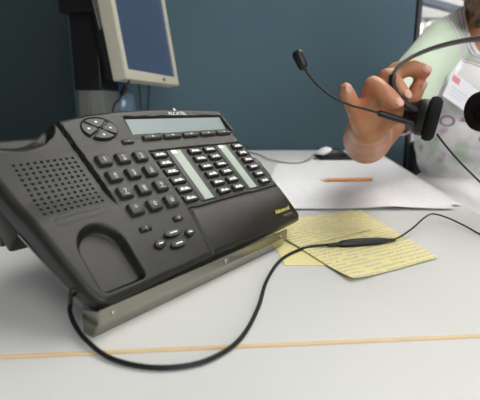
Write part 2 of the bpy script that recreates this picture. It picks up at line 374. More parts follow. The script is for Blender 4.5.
def height(x, y):
    z = 0.0
    z += .16*max(0, y-13.3)                               # display housing tilts up
    z -= .0022*(y-7)**2
    xg = interp([(6, 4.95), (9.7, 4.8), (13.5, 4.6), (15.8, 4.15), (17, 4.0)], y)
    k = sst(6.5, 9.0, y)
    step = 1-sst(xg-.12, xg+.02, x)
    z -= .28*k*step
    if k > 0: z -= .18*k*math.exp(-((x-(xg-.12))/.06)**2)
    # earpiece rest
    e = math.hypot((x-.4)/3.35, (y-15.75)/2.35)
    if e < 1.25:
        sh = sst(1.4, 2.9, x)
        z -= .95*((1-sst(.60, 1.06, e))*(1-sh) + (1-sst(.90, 1.02, e))*sh)
        # mouthpiece rest
    a = arch(x, y); z -= (.72 + .05*(y-3))*(1-sst(-.36, .02, a)) 
    # label frame under the grille
    lf = sdbox(x, y-(x*.06), -.35, 3.85, 6.25, 6.95, .1)
    if abs(lf) < .06: z -= .022
    # display well, key field
    d = sdbox(x, y, 10.5, 24.6, 13.95, 16.0, .12); z -= .34*(1-sst(-.14, .0, d))
    s = sdbox(x, y, 11.05, 24.85, 5.35, 11.95, .15); z -= .13*(1-sst(-.12, 0, s))
    # edge of the keyboard flap
    if 10.4 < x < 26.5 and y < 5.35:
        xf = 10.45 + .13*y
        if abs(x-xf) < .09 and y < 5.0: z -= .10
    if x > 11.0 and abs(y-5.02) < .08: z -= .10
    # round navigation recess
    r = math.hypot((x-7.45)/1.72, (y-14.72)/1.22); 
    z -= .10*(1-sst(.93, 1.03, r))
    return z
def phone_body():
    bm = bmesh.new(); NX, NY = 300, 190; top = []; RR = .55
    for j in range(NY+1):
        row = []
        for i in range(NX+1):
            s = i/NX; t = j/NY; x = -1.5 + s*27; y = 8
            for _ in range(4):
                y0, y1 = interp(BOT, x), interp(TOP, x); y = y0+(y1-y0)*t
                x0, x1 = interp(LEFT, y), interp(RIGHT, y); x = x0+(x1-x0)*s
            z = height(x, y)
            dx = min(x-x0, x1-x); dy = min(y-y0, y1-y)
            d = min(dx, dy)
            if dx < RR and dy < RR: d = RR - math.hypot(RR-dx, RR-dy)
            d = max(0, d)
            if d < RR: z -= RR - math.sqrt(max(0, RR*RR-(RR-d)**2))
            row.append(bm.verts.new((x*.01, y*.01, z*.01)))
        top.append(row)
    for j in range(NY):
        for i in range(NX): bm.faces.new((top[j][i], top[j][i+1], top[j+1][i+1], top[j+1][i]))
    rim = [top[0][i] for i in range(NX+1)] + [top[j][NX] for j in range(1, NY+1)] + [top[NY][i] for i in range(NX-1, -1, -1)] + [top[j][0] for j in range(NY-1, 0, -1)]
    low = []
    for q in rim:
        y = q.co.y*100; low.append(bm.verts.new((q.co.x*.995, q.co.y*.99+.0003, -(1.15+.075*y)*.01)))
    m = len(rim)
    for i in range(m):
        f = bm.faces.new((rim[i], rim[(i+1) % m], low[(i+1) % m], low[i])); f.material_index = 1
    f = bm.faces.new(low); f.material_index = 1
    return obj('phone_body', bm, [M['phone'], M['phoneside']], ph, sharp=50)
phone_body()
# loudspeaker grille: 11 rows of 10 square holes (dark pits in a thin inlay)
b = bmesh.new()
for r_ in range(11):
    for c_ in range(10):
        x = -.72 + c_*.505 + r_*.008; y = 12.0 - r_*.455 + (c_*.02)
        if x > 4.5: continue
        z = height(x, y); box(b, x-.135, x+.135, y-.125, y+.125, z-.05, z+.008, .03, seg=1)
obj('speaker_grille', b, M['hole'], ph, False)
# keyboard flap
b = bmesh.new(); prism(b, [(10.75, .75), (25.1, .95), (25.35, 4.85), (11.25, 4.85)], -.35, .02, .12, seg=3)
# follow the slight dish of the face
for q in b.verts: q.co.z += .01*(-.0022*(q.co.y*100-7)**2)+.0004
put_text(b, 'Advanced', 22.9, 2.05, .012, .70, 1, shear=.35, rot=.02, depth=.004)
put_text(b, 'REFLEXES', 23.3, 1.38, .012, .42, 2)
obj('keyboard_flap', b, [M['phone'], M['gold'], M['grey2']], ph, sharp=40)
# maker's mark above display
b = bmesh.new(); z = height(17.8, 16.5)
put_text(b, 'ALCATEL', 17.6, 16.2, z+.03, .62, 0)
g = bmesh.new(); a_ = [g.verts.new(p) for p in ((.174, .1665, 0), (.178, .1665, 0), (.176, .1705, 0))]; g.faces.new(a_); merge(b, g, 0, Matrix.Translation((0, 0, (z+.06)*.01)))
obj('maker_mark', b, M['print'], ph, False)
# display
b = bmesh.new(); za, zb = height(17, 14.1), height(17, 15.9)
g = bmesh.new(); q = [g.verts.new(p) for p in ((.1085, .1410, za*.01+.0004), (.2445, .1410, za*.01+.0004), (.2445, .1585, zb*.01+.0004), (.1085, .1585, zb*.01+.0004))]
f = g.faces.new(q); e = bmesh.ops.extrude_face_region(g, geom=[f])
for q in [x for x in e['geom'] if isinstance(x, bmesh.types.BMVert)]: q.co.z -= .001
merge(b, g, 0)
dsp = obj('display', b, M['lcd'], ph, False)
b = bmesh.new(); zc = height(24.9, 15)
prism(b, [(24.62, 13.6), (25.0, 13.6), (25.0, 16.5), (24.62, 16.5)], zc-.3, zc+.06, .06); obj('display_bezel', b, M['phone'], ph, False)
# keys ----------------------------------------------------------
def key(name, x, y, w, h, hgt, m, txt=None, ts=.5, icon=False, tap=.08, rot=0.0, extra=None, rnd=.07):
    b = bmesh.new(); box(b, -w/2, w/2, -h/2, h/2, -.12, hgt, rnd, taper=tap, seg=2)
    if txt: put_text(b, txt, 0, 0, hgt+.004, ts, 1)
    if extra: put_text(b, extra, .0, -.28, hgt+.004, .2, 1)
    if icon == 'bar':
        for sx, w_ in ((-.30, .36), (.20, .42)):
            q = random.uniform(-.04, .04); box(b, sx-w_/2, sx+w_/2, -.06+q, .10+q, hgt-.01, hgt+.008, mi=1)
        box(b, -.58, .58, -.15, -.05, hgt-.01, hgt+.008, mi=1)
    if name == 'display_key': box(b, -.12, .12, -.06, .1, hgt-.01, hgt+.006, mi=1)
    o = obj(name, b, [m, M['print'] if icon else M['printdim']], ph, sharp=40)
    o.location = (x*.01, y*.01, height(x, y)*.01); o.rotation_euler = (0, 0, rot); return o
digits = [('1', ''), ('2', 'ABC'), ('3', 'DEF'), ('4', 'GHI'), ('5', 'JKL'), ('6', 'MNO'), ('7', 'PQRS'), ('8', 'TUV'), ('9', 'WXYZ'), ('*', ''), ('0', ''), ('#', '')]
for i, (d, e) in enumerate(digits):
    r_, c_ = divmod(i, 3)
    key('number_key', 5.95+c_*1.86, 11.25-r_*1.70, 1.32, 1.16, .34, M['key'], d, .62, extra=e or None, tap=.10)
# 24 programmable keys, four columns of six
for cx in (12.05, 16.75, 19.0, 23.75):
    for r_ in range(6): key('line_key', cx, 11.3-r_*1.045, 1.78, .80, .24, M['key2'], icon='bar', tap=.07)
# label strips
for x0, x1 in ((13.15, 15.35), (20.15, 22.35)):
    b = bmesh.new(); zz = height(14, 8.5)
    box(b, x0, x1, 5.55, 11.75, zz-.04, zz+.05, .03, mi=0); box(b, x0+.55, x1-.45, 5.62, 11.68, zz+.04, zz+.065, mi=1)
    box(b, x0+.5, x0+1.2, 11.3, 11.7, zz+.05, zz+.072, mi=2)
    obj('label_strip', b, [M['key2'], M['strip'], M['stripw']], ph, False)
# five display keys and one beside them
for x0, x1 in ((11.35, 13.7), (13.95, 16.3), (16.6, 18.9), (19.2, 21.6), (21.9, 24.3)):
    key('display_key', (x0+x1)/2, 13.42, x1-x0, .62, .26, M['key'], None, tap=.06, rnd=.12)
key('information_key', 9.55, 13.15, 1.25, .52, .2, M['key'], 'i', .4, tap=.05, rnd=.1)
# round navigation pad: four pads
def sector(a0, a1, icon):
    b = bmesh.new(); A, B = 1.62, 1.13; pts = []
    for k in range(13):
        a = a0+(a1-a0)*k/12; pts.append((A*math.cos(a), B*math.sin(a)))
    for k in range(5):
        a = a1+(a0-a1)*k/4; pts.append((A*.22*math.cos(a), B*.22*math.sin(a)))
    prism(b, pts, -.1, .2, .06); am = (a0+a1)/2
    cx, cy = A*.66*math.cos(am), B*.66*math.sin(am)
    box(b, cx-.11, cx+.11, cy-.08, cy+.08, .19, .21, mi=1)
    o = obj('navigation_key', b, [M['key'], M['print']], ph, sharp=40); o.location = (.0745, .1472, height(7.45, 14.72)*.01)
for k in range(4): sector(math.radians(45+90*k+5), math.radians(135+90*k-5), '')
# function keys below the numbers
def oval(x, y, w, h, rot=0, txt=True, name='function_key'):
    b = bmesh.new(); prism(b, [(w/2*math.cos(a), h/2*math.sin(a)*(1.0)) for a in [2*math.pi*k/24 for k in range(24)]], -.1, .26, .11, seg=3)
    if txt: box(b, -w*.2, w*.2, -.05, .06, .25, .268, mi=1)
    o = obj(name, b, [M['key2'], M['print']], ph, sharp=50); o.location = (x*.01, y*.01, height(x, y)*.01); o.rotation_euler = (0, 0, rot)
key('mute_key', 9.25, 4.45, 1.0, .55, .24, M['key2'], '))', .4, rnd=.12); key('hook_key', 5.8, 4.35, 1.15, .55, .22, M['key2'], '(', .4, rnd=.12)
oval(7.85, 3.3, 1.9, .60); oval(6.15, 2.75, 1.05, .7); oval(9.45, 2.9, 1.0, .7); oval(7.75, 2.3, 1.7, .60, name='function_key')
# small indicator slot near the navigation keys
b = bmesh.new(); zz = height(6.1, 12.9); box(b, 6.0, 6.12, 12.75, 13.15, zz-.05, zz+.01); obj('indicator_light', b, M['black'], ph, False)
# rear housing, right side cover, socket
b = bmesh.new(); box(b, -1.9, 23.5, 7.6, 15.6, -4.6, -1.6, .35); box(b, -1.6, 23, 9, 15.0, -6.0, -4.6, .2); obj('rear_housing', b, M['black'], ph, sharp=40)
b = bmesh.new(); prism(b, [(24.6, 4.9), (25.95, 5.0), (26.5, 7.0), (26.7, 9.0), (26.35, 9.9), (25.6, 9.6), (24.6, 9.6)], -1.9, -.55, .35, seg=3); obj('side_cover', b, M['phoneside'], ph, sharp=40)
b = bmesh.new(); box(b, -1.12, -.7, 2.9, 3.3, -1.0, -.72, .03); box(b, -1.0, -.5, 1.75, 2.25, -1.1, -.6, .03); obj('cord_socket', b, M['black'], ph, False)

# ---------------------------------------------------------------- stand
g0 = Vector((-9.2, 23.8, 0)); L = 22.4
st = empty('phone_stand', WV(g0), 'bent champagne aluminium stand holding the phone up from the desk', 'stand', None, (0, 0, math.atan2(u.y, u.x)))
# local x along the lip, local -y toward the viewer side
def lp(p): d = Vector(p)-g0; return (d.dot(u), -d.dot(Vector((u.y, -u.x, 0))), d.z)
b = bmesh.new(); ring = [(-.62, 2.02), (-.62, 1.22), (-.57, 1.12), (.08, .06), (.08, .0), (.25, .0), (.25, .06), (-.42, 1.18), (-.48, 1.24), (-.48, 2.02)]
va = [b.verts.new((0, y*.01, (z+.03)*.01)) for y, z in ring]; vb = [b.verts.new((L*.01, y*.01, (z+.03)*.01)) for y, z in ring]
for i in range(len(ring)): j = (i+1) % len(ring); b.faces.new((va[i], va[j], vb[j], vb[i]))
b.faces.new(va[::-1]); b.faces.new(vb)
obj('front_lip', b, M['alu'], st, False)
b = bmesh.new(); pr_ = [(-.60, 2.02), (-.60, 1.22), (.08, .03), (1.1, .03), (1.1, 1.7)]
va = [b.verts.new((-.001, y*.01, z*.01)) for y, z in pr_]; vb = [b.verts.new((0, y*.01, z*.01)) for y, z in pr_]
for i in range(5): b.faces.new((va[i], va[(i+1) % 5], vb[(i+1) % 5], vb[i]))
b.faces.new(va[::-1]); b.faces.new(vb)
obj('side_flange', b, M['alu'], st, False)
# sloped plate under the phone body: follow its underside
b = bmesh.new()
def under(x, y, off):
    z = -(1.15+.075*y)-off; return lp(P0 + u*x + (-v)*y + n*z)
pl = []
for off in (.03, .2):
    for x, y in ((-.72, .9), (21.8, 1.0), (23.3, 7.4), (-1.98, 7.4)): pl.append(b.verts.new(Vector(under(x, y, off))*.01))
for f in ((0,1,2,3), (7,6,5,4), (0,4,5,1), (1,5,6,2), (2,6,7,3), (3,7,4,0)): b.faces.new([pl[i] for i in f])
obj('sloped_plate', b, M['alu'], st, False)
for xx in (6.0, 16):
    b = bmesh.new(); top = under(xx, 7.3, .2); box(b, xx, xx+3, top[1]-.1, top[1]+.12, .03, top[2]+.02); obj('rear_leg', b, M['alu'], st, False)
for x, z in ((1.1, 1.5), (12.4, 1.6), (21.2, 1.6)):
    b = bmesh.new(); lathe(b, [(0, -.05), (.22, -.05), (.22, .05), (.17, .09), (.06, .09), (.05, .05), (0, .05)], Matrix.Translation((x*.01, -.0062, z*.01)) @ Matrix.Rotation(math.pi/2, 4, 'X'), 16)
    obj('screw', b, M['screw'], st)

# ================================================================ CORDS ON THE DESK
def P3(x, y, z): return WV(gr(x, y, z))
def L2W(x, y, z): return WV(P0+u*x-v*y+n*z)
b = bmesh.new()
cp = [L2W(-.7, 2.0, -.85), L2W(-1.2, 1.95, -.9), P3(70.5, 303, 1.7), P3(70, 312, 1.25), P3(75, 325, .75), P3(86, 340, .45), P3(108, 357, .22), P3(140, 366, .2), P3(175, 367, .2), P3(210, 359, .2), P3(240, 339, .2), P3(258, 308, .2), P3(267, 280, .2), P3(282, 259, .2), P3(305, 248, .25), P3(326, 245, .45), P3(336, 244.6, .5)]
tube(b, catmull(cp, 8), .0015, 10); cord_bm = b
# inline connector
A_, B_ = gr(332, 245, .5), gr(394, 240, .5)
cn = empty('connecting_cord', WV(Vector((A_.x, A_.y, 0.05))), 'black cord looping from the phone to a tapered connector on the yellow notes', 'cord')
cn.rotation_euler = (0, 0, math.atan2(B_.y-A_.y, B_.x-A_.x)); Lc = (B_-A_).length
T = Matrix.Translation((0, 0, .0046)) @ Matrix.Rotation(math.pi/2, 4, 'Y')
b = bmesh.new(); lathe(b, [(0, .9), (.30, .9), (.40, 1.2), (.45, 2.0), (.46, Lc*.55), (.40, Lc*.75), (.30, Lc*.86), (0, Lc*.86)], T, 20); obj('connector_shell', b, M['black'], cn)
for z0, z1, s in ((-.45, .92, 1), (Lc*.84, Lc+.15, -1)):
    b = bmesh.new(); pr = [(0, z0)]; K = 6
    for k in range(K):
        t0 = z0+(z1-z0)*k/K; t1 = z0+(z1-z0)*(k+.6)/K; rr = (.19+.06*k/K) if s > 0 else (.27-.10*k/K)
        pr += [(rr, t0), (rr, t1), (rr*.8, t1+.01), (rr*.8, z0+(z1-z0)*(k+1)/K-.01)]
    pr.append((0, z1)); lathe(b, pr, T, 14); obj('strain_relief', b, M['cord'], cn)
cn.rotation_mode = 'XYZ'; CI = (Matrix.Translation(cn.location) @ Matrix.Rotation(cn.rotation_euler.z, 4, 'Z')).inverted()
cord_bm.transform(CI); obj('thick_cord', cord_bm, M['cord'], cn)
# thin cord from the connector off to the right
b = bmesh.new(); cp = [P3(393, 240, .45), P3(403, 235, .6), P3(414, 227, .9), P3(424, 218, 1.2), P3(433, 214, 1.2), P3(448, 218, .8), P3(465, 226, .4), P3(482, 235, .12), P3(520, 250, .12), P3(560, 248, .12)]
tube(b, catmull(cp, 8), .00105, 8); b.transform(CI); obj('thin_cord', b, M['cord'], cn)

# ================================================================ PAPERS
def sheet(name, c, z, m, label, cat, group=None, curl=0.0, curl_c=None, th=.03, nx=24, ny=24):
    """c: four ground corners (cm) ordered; thin sheet with a lifted corner"""
    o = Vector((c[0][0], c[0][1], 0)); ax = (Vector((c[1][0], c[1][1], 0))-o); ang = math.atan2(ax.y, ax.x); R = Matrix.Rotation(-ang, 3, 'Z')
    q = [R @ (Vector((x, y, 0))-o) for x, y in c]
    bm = bmesh.new(); G = [[[None]*(nx+1) for _ in range(ny+1)] for _ in range(2)]
    for l in range(2):
        for j in range(ny+1):
            for i in range(nx+1):
                s, t = i/nx, j/ny; p = (q[0]*(1-s)+q[1]*s)*(1-t)+(q[3]*(1-s)+q[2]*s)*t
                zz = 0
                if curl_c is not None:
                    cs, ct, rad = curl_c; d = math.hypot(s-cs, t-ct); zz = curl*max(0, 1-d/rad)**2
                zz += .03*math.sin(s*5+t*3)*math.sin(t*4)*(1 if curl else 0) + (.03 if curl else 0)
                G[l][j][i] = bm.verts.new((p.x*.01, p.y*.01, (zz+(th if l else 0))*.01))
    for j in range(ny):
        for i in range(nx):
            a = G[1]; bm.faces.new((a[j][i], a[j][i+1], a[j+1][i+1], a[j+1][i])); a = G[0]; bm.faces.new((a[j][i], a[j+1][i], a[j+1][i+1], a[j][i+1]))
    rim = [(0, i) for i in range(nx)] + [(j, nx) for j in range(ny)] + [(ny, i) for i in range(nx, 0, -1)] + [(j, 0) for j in range(ny, 0, -1)]
    for k in range(len(rim)):
        (j, i), (J, I) = rim[k], rim[(k+1) % len(rim)]
        bm.faces.new((G[0][j][i], G[0][J][I], G[1][J][I], G[1][j][i]))
    ob = obj(name, bm, m, None, sharp=60); ob.location = W(o.x, o.y, z); ob.rotation_euler = (0, 0, ang)
    return tag(ob, label, cat, group)
def G2(*p): return [tuple(gr(x, y)[:2]) for x, y in p]
# white sheets further back
sheet('paper_sheet', [(6, 83.3), (36.2, 83.0), (42.0, 116), (11, 117)], .05, M['white2'], 'plain white sheet farthest back, lying in front of the mouse', 'paper', 'white papers', .25, (1, 1, .5))
sheet('paper_sheet', [(9, 62), (33.0, 60.0), (36.4, 83.6), (12, 85)], .13, M['white2'], 'white sheet under the front written sheet, its far edge beneath the pencil', 'paper', 'white papers', .15, (1, 0, .5))
sheet('paper_sheet', [(5, 57.6), (30.9, 57.6), (35.2, 82.2), (7, 82.2)], .30, M['white'], 'white sheet with faint pencil notes nearest the yellow notes', 'paper', 'white papers', .35, (.65, 0, .35))
# yellow notes
c1 = G2((352, 283), (438, 259), (360, 211), (280, 211)); 
sheet('yellow_note', G2((285, 266), (330, 266), (345, 214), (262, 222)), .05, M['yellow2'], 'yellow note lowest of the pile, its corner showing left of the cord', 'note', 'yellow notes')
sheet('yellow_note', [c1[0], c1[1], c1[2], tuple(gr(278, 236)[:2])], .13, M['yellow'], 'yellow note full of handwriting under the black connector', 'note', 'yellow notes', .30, (0, 0, .35))
sheet('yellow_note', G2((300, 250), (372, 232), (352, 212), (258, 226)), .24, M['yellow'], 'small yellow note beside the right end of the phone stand', 'note', 'yellow notes', .08, (1, 0, .5), th=.02)

# pencil
pa, pb = Vector((15.6, 79.6, .72)), Vector((25.9, 80.6, .72))
pn = empty('pencil', WV(pa-Vector((0, 0, .35))), 'orange pencil lying across the white sheets', 'pencil', None, (0, 0, math.atan2(pb.y-pa.y, pb.x-pa.x)))
T = Matrix.Translation((0, 0, .0036)) @ Matrix.Rotation(math.pi/2, 4, 'Y')
b = bmesh.new(); lathe(b, [(0, 1.2), (.36, 1.2), (.36, 10.4), (.33, 10.5), (0, 10.5)], T, 6); obj('pencil_shaft', b, M['pencil'], pn, False)
b = bmesh.new(); lathe(b, [(0, .3), (.08, .3), (.355, 1.22), (0, 1.22)], T, 12); obj('sharpened_wood', b, M['wood'], pn, False)
b = bmesh.new(); lathe(b, [(0, 0), (.02, 0), (.085, .32), (0, .32)], T, 10); obj('pencil_lead', b, M['lead'], pn, False)

# mouse on a black mat
mc = Vector((28.2, 121.2, 0))
tagm = bmesh.new(); box(tagm, -5.6, 6.6, -3.5, 4, 0, .8, .3, seg=2)
tag(obj('mouse_rest', tagm, M['black']), 'black pad under the computer mouse at the back of the desk', 'mouse pad').location = W(mc.x, mc.y, .02)
mo = empty('computer_mouse', W(mc.x-1.5, mc.y, .84), 'computer mouse with a pale top on the black pad near the partition', 'mouse')
def blob(name, rx, ry, rz, z0, m, par, x=0, cutx=None):
    g = bmesh.new(); bmesh.ops.create_icosphere(g, subdivisions=4, radius=1)
    for q in g.verts:
        c = q.co.copy(); q.co = Vector((x+c.x*rx, c.y*ry*(1-.12*c.x), max(0, c.z)*rz*(1-.25*abs(c.x)))) * .01 + Vector((0, 0, z0*.01))
    bb = bmesh.new(); merge(bb, g, 0); return obj(name, bb, m, par)
blob('mouse_body', 5.0, 3.0, 2.4, 0, M['black'], mo); blob('mouse_cover', 3.3, 2.6, 2.1, .62, M['white2'], mo, x=-1.4)
b = bmesh.new(); lathe(b, [(0, -.3), (.35, -.3), (.45, 0), (.35, .3), (0, .3)], Matrix.Translation((-.038, 0, .022)) @ Matrix.Rotation(math.pi/2, 4, 'X'), 16); obj('scroll_wheel', b, M['black'], mo)
b = bmesh.new(); cp = [W(21.6, 121, 1.3), W(20, 118, .5), W(17.5, 112, .35), W(14, 108.5, .35), W(10.5, 112, .35), W(8, 119, .3), W(6, 130, .3), W(2, 140, .3)]
tube(b, catmull(cp, 8), .0016, 8); b.transform(Matrix.Translation(-mo.location)); obj('mouse_cord', b, M['grey'], mo)

# ================================================================ MONITOR
BL = at(127, 79, 88); BR = at(179.5, 84, 118); BR.z = BL.z + .3
e = (BR-BL).normalized(); nh = Vector((e.y, -e.x, 0)).normalized(); phi = math.radians(8.5)
up = (Vector((0, 0, 1))*math.cos(phi) - nh*math.sin(phi)); up = (up - e*up.dot(e)).normalized(); fn = e.cross(up)
if fn.dot(nh) < 0: fn = -fn
MR = Matrix((e, up, fn)).transposed(); WM = (BR-BL).length; HM = 27
mon = empty('computer_monitor', WV(Vector((BL.x-4, BL.y+8, 0))), 'cream framed flat monitor with lit blue screen at the back left of the desk', 'monitor')
def mpart(name, bm, m, smooth=False):
    o = obj(name, bm, m, mon, smooth); q = BL - Vector((BL.x-4, BL.y+8, 0)); o.location = q*.01; o.rotation_euler = MR.to_euler(); return o
b = bmesh.new(); FB, FT = 2.2, 1.7
box(b, 0, WM, 0, FB, -3.2, 0, .3); box(b, 0, WM, HM-FT, HM, -3.2, 0, .3); box(b, 0, FT, FB-.3, HM-FT+.3, -3.2, 0, .3); box(b, WM-FT, WM, FB-.3, HM-FT+.3, -3.2, 0, .3); box(b, .2, WM-.2, .2, HM-.2, -3.0, -.9)
frame = mpart('monitor_frame', b, M['cream'])
b = bmesh.new(); box(b, FT-.1, WM-FT+.1, FB-.1, HM-FT+.1, -.9, -.45); mpart('screen', b, M['screen'])
b = bmesh.new(); box(b, WM*.63, WM*.63+1.6, .7, 1.4, -.1, .06, .05); mpart('power_button', b, M['black'])
b = bmesh.new(); box(b, .8, WM-.8, .9, HM-.6, -6.0, -3.1, .8, seg=3); mpart('back_shell', b, M['black'], True)
# stand: black swivel arm and grey foot column, its lighter-lit right face painted a paler grey
def mw(name, x0, x1, y0, y1, z0, z1, m, bev=.4, rz=0):
    b = bmesh.new(); box(b, -(x1-x0)/2, (x1-x0)/2, -(y1-y0)/2, (y1-y0)/2, z0, z1, bev); o = obj(name, b, m, mon, False)
    o.location = (((x0+x1)/2-(BL.x-4))*.01, ((y0+y1)/2-(BL.y+8))*.01, 0); o.rotation_euler = (0, 0, rz); return o
mw('stand_arm', -35.2, -29.0, 92, 101, 18.2, 34.5, M['black'], .3, math.radians(-8))
mw('arm_head', -36.6, -28.2, 90.5, 102, 33.5, 62, M['black'], .6, math.radians(-8))
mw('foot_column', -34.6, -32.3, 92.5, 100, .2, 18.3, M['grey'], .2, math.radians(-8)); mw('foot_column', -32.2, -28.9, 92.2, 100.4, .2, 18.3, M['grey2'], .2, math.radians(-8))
b = bmesh.new(); lathe(b, [(0, 0), (12, 0), (12, .8), (11, 1.4), (0, 1.6)], Matrix.Translation(((-32+4-BL.x)*.01, (96.5-BL.y-8)*.01, .0005)), 40); obj('monitor_foot', b, M['black'], mon)
# coiled chain hanging on the arm head
b = bmesh.new(); base_c = at(98, -6, 89.3); lst = []
for k in range(90):
    t = k/89; a = k*.75; p = at(92+9*t, -8+36*t, 89.0); lst.append(WV(p+Vector((.35*math.cos(a), 0, .5*math.sin(a)))))
tube(b, lst, .0011, 6); b.transform(Matrix.Translation(-mon.location)); obj('curly_chain', b, M['grey'], mon)

# cables under the monitor
def cable(pts, r, label=None):
    b = bmesh.new(); tube(b, catmull([WV(p) for p in pts], 8), r, 8)
    if not label: b.transform(Matrix.Translation(-mon.location)); return obj('hanging_cable', b, M['cord'], mon)
    return tag(obj('monitor_cable', b, M['cord']), label, 'cable')
cable([at(139, 80, 104), at(140, 95, 104), at(141, 112, 104), Vector((-25.3, 104, 5)), Vector((-25, 105, .4)), Vector((-20, 118, .35)), Vector((-14, 140, .35))], .0028)
cable([at(149, 81, 108), at(149, 95, 108), at(148, 112, 108), Vector((-24, 108, 5)), Vector((-22, 110, .4)), Vector((-12, 125, .35)), Vector((-6, 142, .35))], .0032)
pc = [at(130, 79, 90), at(125, 89, 90), at(119, 100, 90), at(113, 110, 90), Vector((-29.3, 90.5, 3)), Vector((-31, 86, .5)), Vector((-42, 82, .4)), Vector((-52, 100, .4))]
pcab = cable(pc, .0022, 'black cable slanting past the bottle to its thick plug')
b = bmesh.new(); tube(b, [WV(at(127.5, 84, 90)), WV(at(126.2, 86.5, 90)), WV(at(122.5, 93.5, 90)), WV(at(121, 96, 90))], [.003, .0072, .0065, .003], 10); obj('cable_plug', b, M['cord'], pcab)

# bottle with a blue cap
bt = empty('water_bottle', W(-28.4, 102, 0.02), 'clear plastic water bottle with blue cap behind the phone', 'bottle')
pet = mat('clear blue plastic', (0.15, 0.24, 0.33), 0.12); pet.node_tree.nodes['Principled BSDF'].inputs['Transmission Weight'].default_value = .3
b = bmesh.new(); lathe(b, [(0, 0), (2.9, 0), (3.2, .6), (3.2, 4), (3.0, 4.4), (3.2, 4.8), (3.2, 10), (3.0, 10.4), (3.2, 10.8), (3.2, 16), (3.0, 17.4), (2.3, 18.4), (1.4, 18.9), (1.4, 19.3), (0, 19.3)], Matrix.Identity(4), 28); obj('bottle_body', b, pet, bt)
b = bmesh.new(); lathe(b, [(0, 19.1), (1.55, 19.1), (1.6, 19.4), (1.6, 20.6), (1.45, 20.9), (0, 20.9)], Matrix.Identity(4), 28); obj('bottle_cap', b, mat('blue cap', (.03, .10, .32), .4), bt)

# ================================================================ THE HEADSET
C1, C2 = at(429, 118, 45), at(486, 111, 50)
hs = empty('headset', WV(C1), 'black telephone headset with boom microphone held up by the person', 'headset')
hso = WV(C1)
def hb(name, bm, m, parent=hs, smooth=True):
    for q in bm.verts: q.co -= hso
    return obj(name, bm, m, parent, smooth, sharp=50)
CS = 1.12
def cup(c, ax, sc=1.0):
    ax = ax.normalized(); q = ax.to_track_quat('Z', 'Y').to_matrix().to_4x4(); T = Matrix.Translation(WV(c)) @ q @ Matrix.Scale(CS, 4)
    b = bmesh.new(); lathe(b, [(0, -1.75), (.9, -1.75), (1.25, -1.55), (1.35, -1.1), (1.55, -.95), (1.72, -.6), (1.75, -.1), (1.6, .0), (0, .0)], T, 36); s = hb('ear_cup', b, M['black'])
    b = bmesh.new(); lathe(b, [(0, -.02), (1.7, -.02), (2.0, .1), (2.12, .45), (2.05, .85), (1.75, 1.1), (1.3, 1.12), (1.05, .9), (.95, .55), (0, .5)], T, 40); hb('ear_cushion', b, M['foam'], s)
    b = bmesh.new(); lathe(b, [(0, -2.05), (.55, -2.05), (.62, -1.9), (.62, -1.6), (0, -1.6)], T, 20); hb('pivot', b, M['black'], s)
ax1 = Vector((.90, -.38, -.16))
cup(C1+Vector((-.3, .1, 0)), ax1); cup(C2, Vector((-.92, -.32, -.1)))
# head band: thin steel strap sliding into thicker plastic ends
arc = [at(419, 112, 44.6), at(408, 106, 44.3), at(398, 97, 44.2), at(392, 85, 44.3), at(394, 73, 44.6), at(405, 61, 45.2), at(425, 51, 46.2), at(450, 43.5, 47.6), at(480, 39, 49.2), at(512, 44, 51), at(534, 62, 52), at(538, 84, 52.2), at(525, 101, 51.6), at(504, 109, 50.6)]
full = catmull([WV(p) for p in arc], 10)
b = bmesh.new(); tube(b, full[34:-36], .004, 14, flat=(.0019, .0058), up=Vector((0, 1, .2))); hb('headband', b, M['steel'])
b = bmesh.new(); tube(b, full[:38], .004, 14, flat=(.0036, .0062), up=Vector((0, 1, .2))); hb('headband_end', b, M['black'])
b = bmesh.new(); tube(b, full[-40:], .004, 14, flat=(.0036, .0062), up=Vector((0, 1, .2))); hb('headband_end', b, M['black'])
# microphone boom
b = bmesh.new(); tube(b, catmull([WV(p) for p in (at(421, 125, 44.6), at(410, 122.5, 44.3), at(396, 118.5, 44), at(379, 113, 43.8))], 8), .0033, 12); boom = hb('boom_joint', b, M['black'])
b = bmesh.new(); tube(b, catmull([WV(p) for p in (at(381, 113.6, 43.8), at(365, 109, 43.5), at(350, 105, 43.2), at(334, 97.5, 43), at(320, 87, 42.8), at(309, 75, 42.6), at(303.5, 66, 42.5))], 10), .00125, 10); hb('microphone_boom', b, M['black'])
b = bmesh.new(); tube(b, [WV(at(304.6, 69, 42.5)), WV(at(303.5, 67.5, 42.5)), WV(at(302.6, 65, 42.5)), WV(at(297.8, 54.5, 42.5)), WV(at(296.4, 51.6, 42.5)), WV(at(295.8, 50.3, 42.5))], [.003, .0046, .0053, .0055, .0045, .002], 14); hb('microphone', b, M['black'])
# cord down from the cup
b = bmesh.new(); tube(b, catmull([WV(p) for p in (at(437, 134, 44.7), at(442, 141, 44.8), at(458, 160, 45.2), at(482, 184, 45.5), at(520, 222, 46), at(560, 280, 47))], 8), .0011, 8); hb('headset_lead', b, M['cord'])

# ================================================================ THE PERSON
pers = empty('person', W(58, 97, -72), 'person in white and pale green patterned top holding up the headset, head out of frame', 'person')
po = pers.location.copy()
def pobj(name, me, m, parent=None, sharp=180):
    for q in me.vertices: q.co -= po
    o = obj(name, None, m, parent or pers, True, raw_mesh=me, sharp=sharp); return o
def V(*a): return Vector(a)
NK = V(57.5, 97, 37)                       # base of the neck
SR, SL = V(44.5, 95.5, 27.8), V(71.5, 96, 27.8)   # shoulders
ER, WR = V(22.2, 73, 8.4), at(370, 124, 51)
EL, WL = V(62, 69, 8), V(41, 57.5, 13.0)
HD = at(500, -35, 93)
